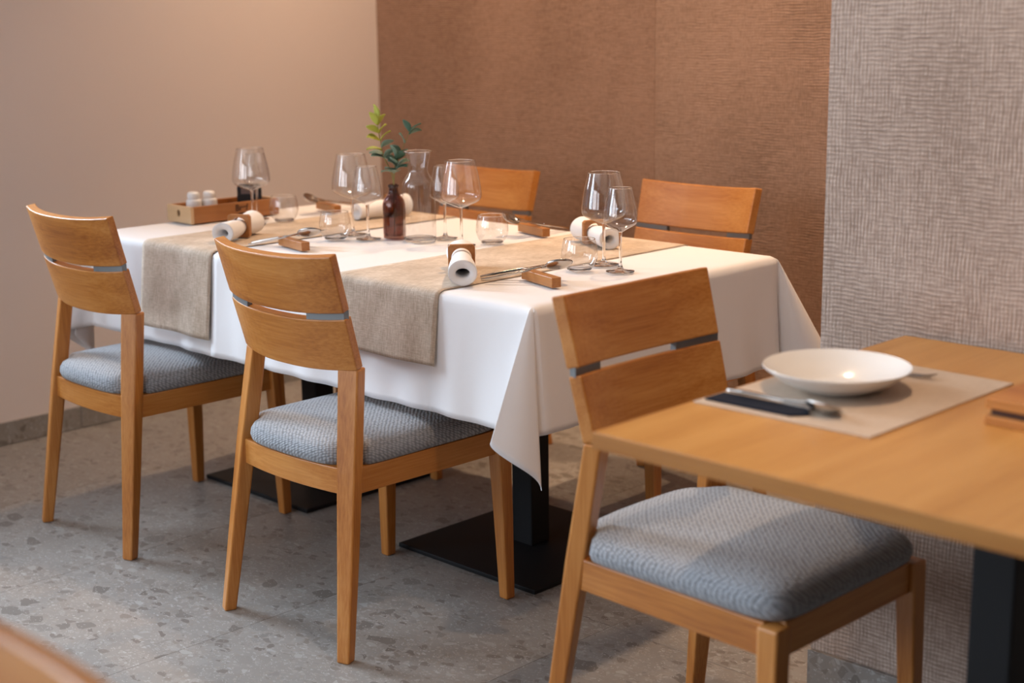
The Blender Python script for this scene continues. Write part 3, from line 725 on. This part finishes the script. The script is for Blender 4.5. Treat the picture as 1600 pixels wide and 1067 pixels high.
# snap the outer ring to true corners
for sx_, zc in ((hx, hh), (-hx, hh), (hx, 0), (-hx, 0)):
    for yy_ in (-hy, -hy+th):
        j = min((i for i in range(0, len(V), 2) if V[i][1] == yy_), key=lambda i: (V[i][0]-sx_)**2+(V[i][2]-zc)**2); V[j] = (sx_, yy_, zc)
obj('end_board', (V, Fc), tray_end, t)
obj('hole_shade_disc', lathe([(.0001, 0), (.0115, 0)], 24), hole_shade, t, loc=(cx, -hy+.004, cz), rot=(PI/2, 0, 0))  # dark disc painted as the shade inside the round hole
obj('partition', box(-hx+th, hx-th, -.045, -.039, .008, .040), tray_wood, t)
# burnt-in word with a swoosh on the long side
tx = bpy.data.curves.new('brand_text', 'FONT'); tx.body = 'Bref'; tx.size = .026; tx.extrude = .0003; tx.offset = .0007; tx.align_x = 'CENTER'
to = bpy.data.objects.new('brand_text', tx); C.objects.link(to); bpy.context.view_layer.update()
me = bpy.data.meshes.new_from_object(to.evaluated_get(bpy.context.evaluated_depsgraph_get())); bpy.data.objects.remove(to)
obj('burnt_lettering', me, burnt, t, loc=(hx+.0002, .02, .0235), rot=(PI/2, 0, PI/2))
sw = [(-.026+.052*k/12, .0045*math.sin(PI*k/12)) for k in range(13)]
obj('burnt_swoosh', loft([[(hx-.0002, .022+u, .0105+h-.002*math.sin(PI*k/12)), (hx+.0006, .022+u, .0105+h-.002*math.sin(PI*k/12)), (hx+.0006, .022+u, .0105+h+.003*math.sin(PI*k/12)+.0004), (hx-.0002, .022+u, .0105+h+.003*math.sin(PI*k/12)+.0004)] for k, (u, h) in enumerate(sw)]), burnt, t)

def shaker(label, loc):
    t = thing('shaker', label, 'shaker', (*loc, Z1+.0055), 0, 'white porcelain shakers')
    obj('body', lathe(spline([(.001, .0), (.020, .0), (.0225, .006), (.0225, .045), (.020, .052), (.0165, .055)], 4), 28), shaker_white, t, True)
    cp = obj('cap', lathe(spline([(.0165, .055), (.0178, .058), (.0178, .068), (.013, .0745), (.001, .076)], 4), 28), shaker_white, t, True)
    for k in range(5):
        a = 2*PI*k/5; obj('hole', lathe([(.0001, .0762), (.0013, .0757)], 8), hole_shade, cp, loc=(.006*math.cos(a), .006*math.sin(a), -.0005))
shaker('white porcelain shaker in the tray, nearer the finger hole end', (-3.690, 2.428)); shaker('white porcelain shaker in the tray, the right of the two', (-3.678, 2.474))
t = thing('packet_holder', 'black holder with rounded corners standing in the far end of the tray', 'holder', (-3.672, 2.612, Z1+.0055), .93)
def rounded(w_, h, r, y0, y1, n=6):
    pts = [(-w_, 0), (w_, 0)]
    for k in range(n+1): a = PI/2*k/n; pts.append((w_-r+r*math.cos(a), h-r+r*math.sin(a)))
    for k in range(n+1): a = PI/2+PI/2*k/n; pts.append((-w_+r+r*math.cos(a), h-r+r*math.sin(a)))
    return loft([[(x, y0, z) for x, z in pts], [(x, y1, z) for x, z in pts]])
V = rounded(.036, .082, .012, .012, .016); obj('back_panel', V, black_plastic, t)
obj('front_panel', rounded(.036, .055, .006, -.016, -.012), black_plastic, t); obj('holder_base', box(-.036, .036, -.012, .012, 0, .005), black_plastic, t)
obj('packet', rounded(.024, .068, .002, -.006, -.002), card_m, t); obj('packet', rounded(.025, .071, .002, .002, .006), card_m, t)

# ------------------------------------------------------------------ things on the oak table
ZW = .7503
def sheet(name, pts, th, mat, label, cat):
    n = len(pts); return tag(obj(name, loft([[(x, y, ZW) for x, y in pts], [(x, y, ZW+th) for x, y in pts]]), mat, bevel=.0006), label, cat)
sheet('placemat', [(-1.346, 1.757), (-1.041, 1.762), (-1.036, 2.180), (-1.341, 2.186)], .0022, mat_m, 'beige rectangular placemat on the oak table', 'placemat')
ZP = ZW+.0026
t = thing('bowl_plate', 'shallow white bowl plate on the beige placemat', 'plate', (-1.225, 1.964, ZP))
obj('dish', lathe(spline([(.001, .006), (.045, .006), (.060, .009), (.088, .021), (.106, .0325), (.1135, .0375), (.1145, .0383), (.1140, .0360), (.104, .0275), (.086, .015), (.062, .004), (.052, .003)], 4), 64), ceramic, t, True)
obj('foot_ring', lathe([(.048, .004), (.048, 0), (.052, 0), (.053, .004)], 48), ceramic, t, True)
t = obj('cutlery_sleeve', loft([[(x, y, z) for x, y in ((-1.336, 1.774), (-1.185, 1.776), (-1.165, 1.800), (-1.185, 1.824), (-1.336, 1.822))] for z in (ZP, ZP+.003)]), navy)
tag(t, 'dark navy paper cutlery sleeve under the knife and spoon on the placemat', 'cutlery sleeve')
piece('knife', 'steel table knife lying on the navy sleeve beside the white bowl plate', (-1.335, 1.832, ZP+.0035), .0)
piece('spoon', 'steel spoon lying on the navy sleeve on the placemat', (-1.318, 1.812, ZP+.0090), .0, 0, -.5)
piece('fork', 'steel fork on the far side of the white bowl plate', (-1.335, 2.113, ZP+.0016), .02)
t = thing('wooden_box', 'low wooden box cut off by the right edge of the picture', 'box', (-.888, 2.03, ZW), .0)
obj('box_base', box(-.073, .073, -.095, .095, 0, .014), wood_x, t, bevel=.0015); obj('box_body', box(-.066, .066, -.088, .088, .014, .024), burnt, t); obj('box_lid', box(-.073, .073, -.095, .095, .024, .040), wood_x, t, bevel=.0015)  # box_body coloured dark to stand for shade in the slot under the lid
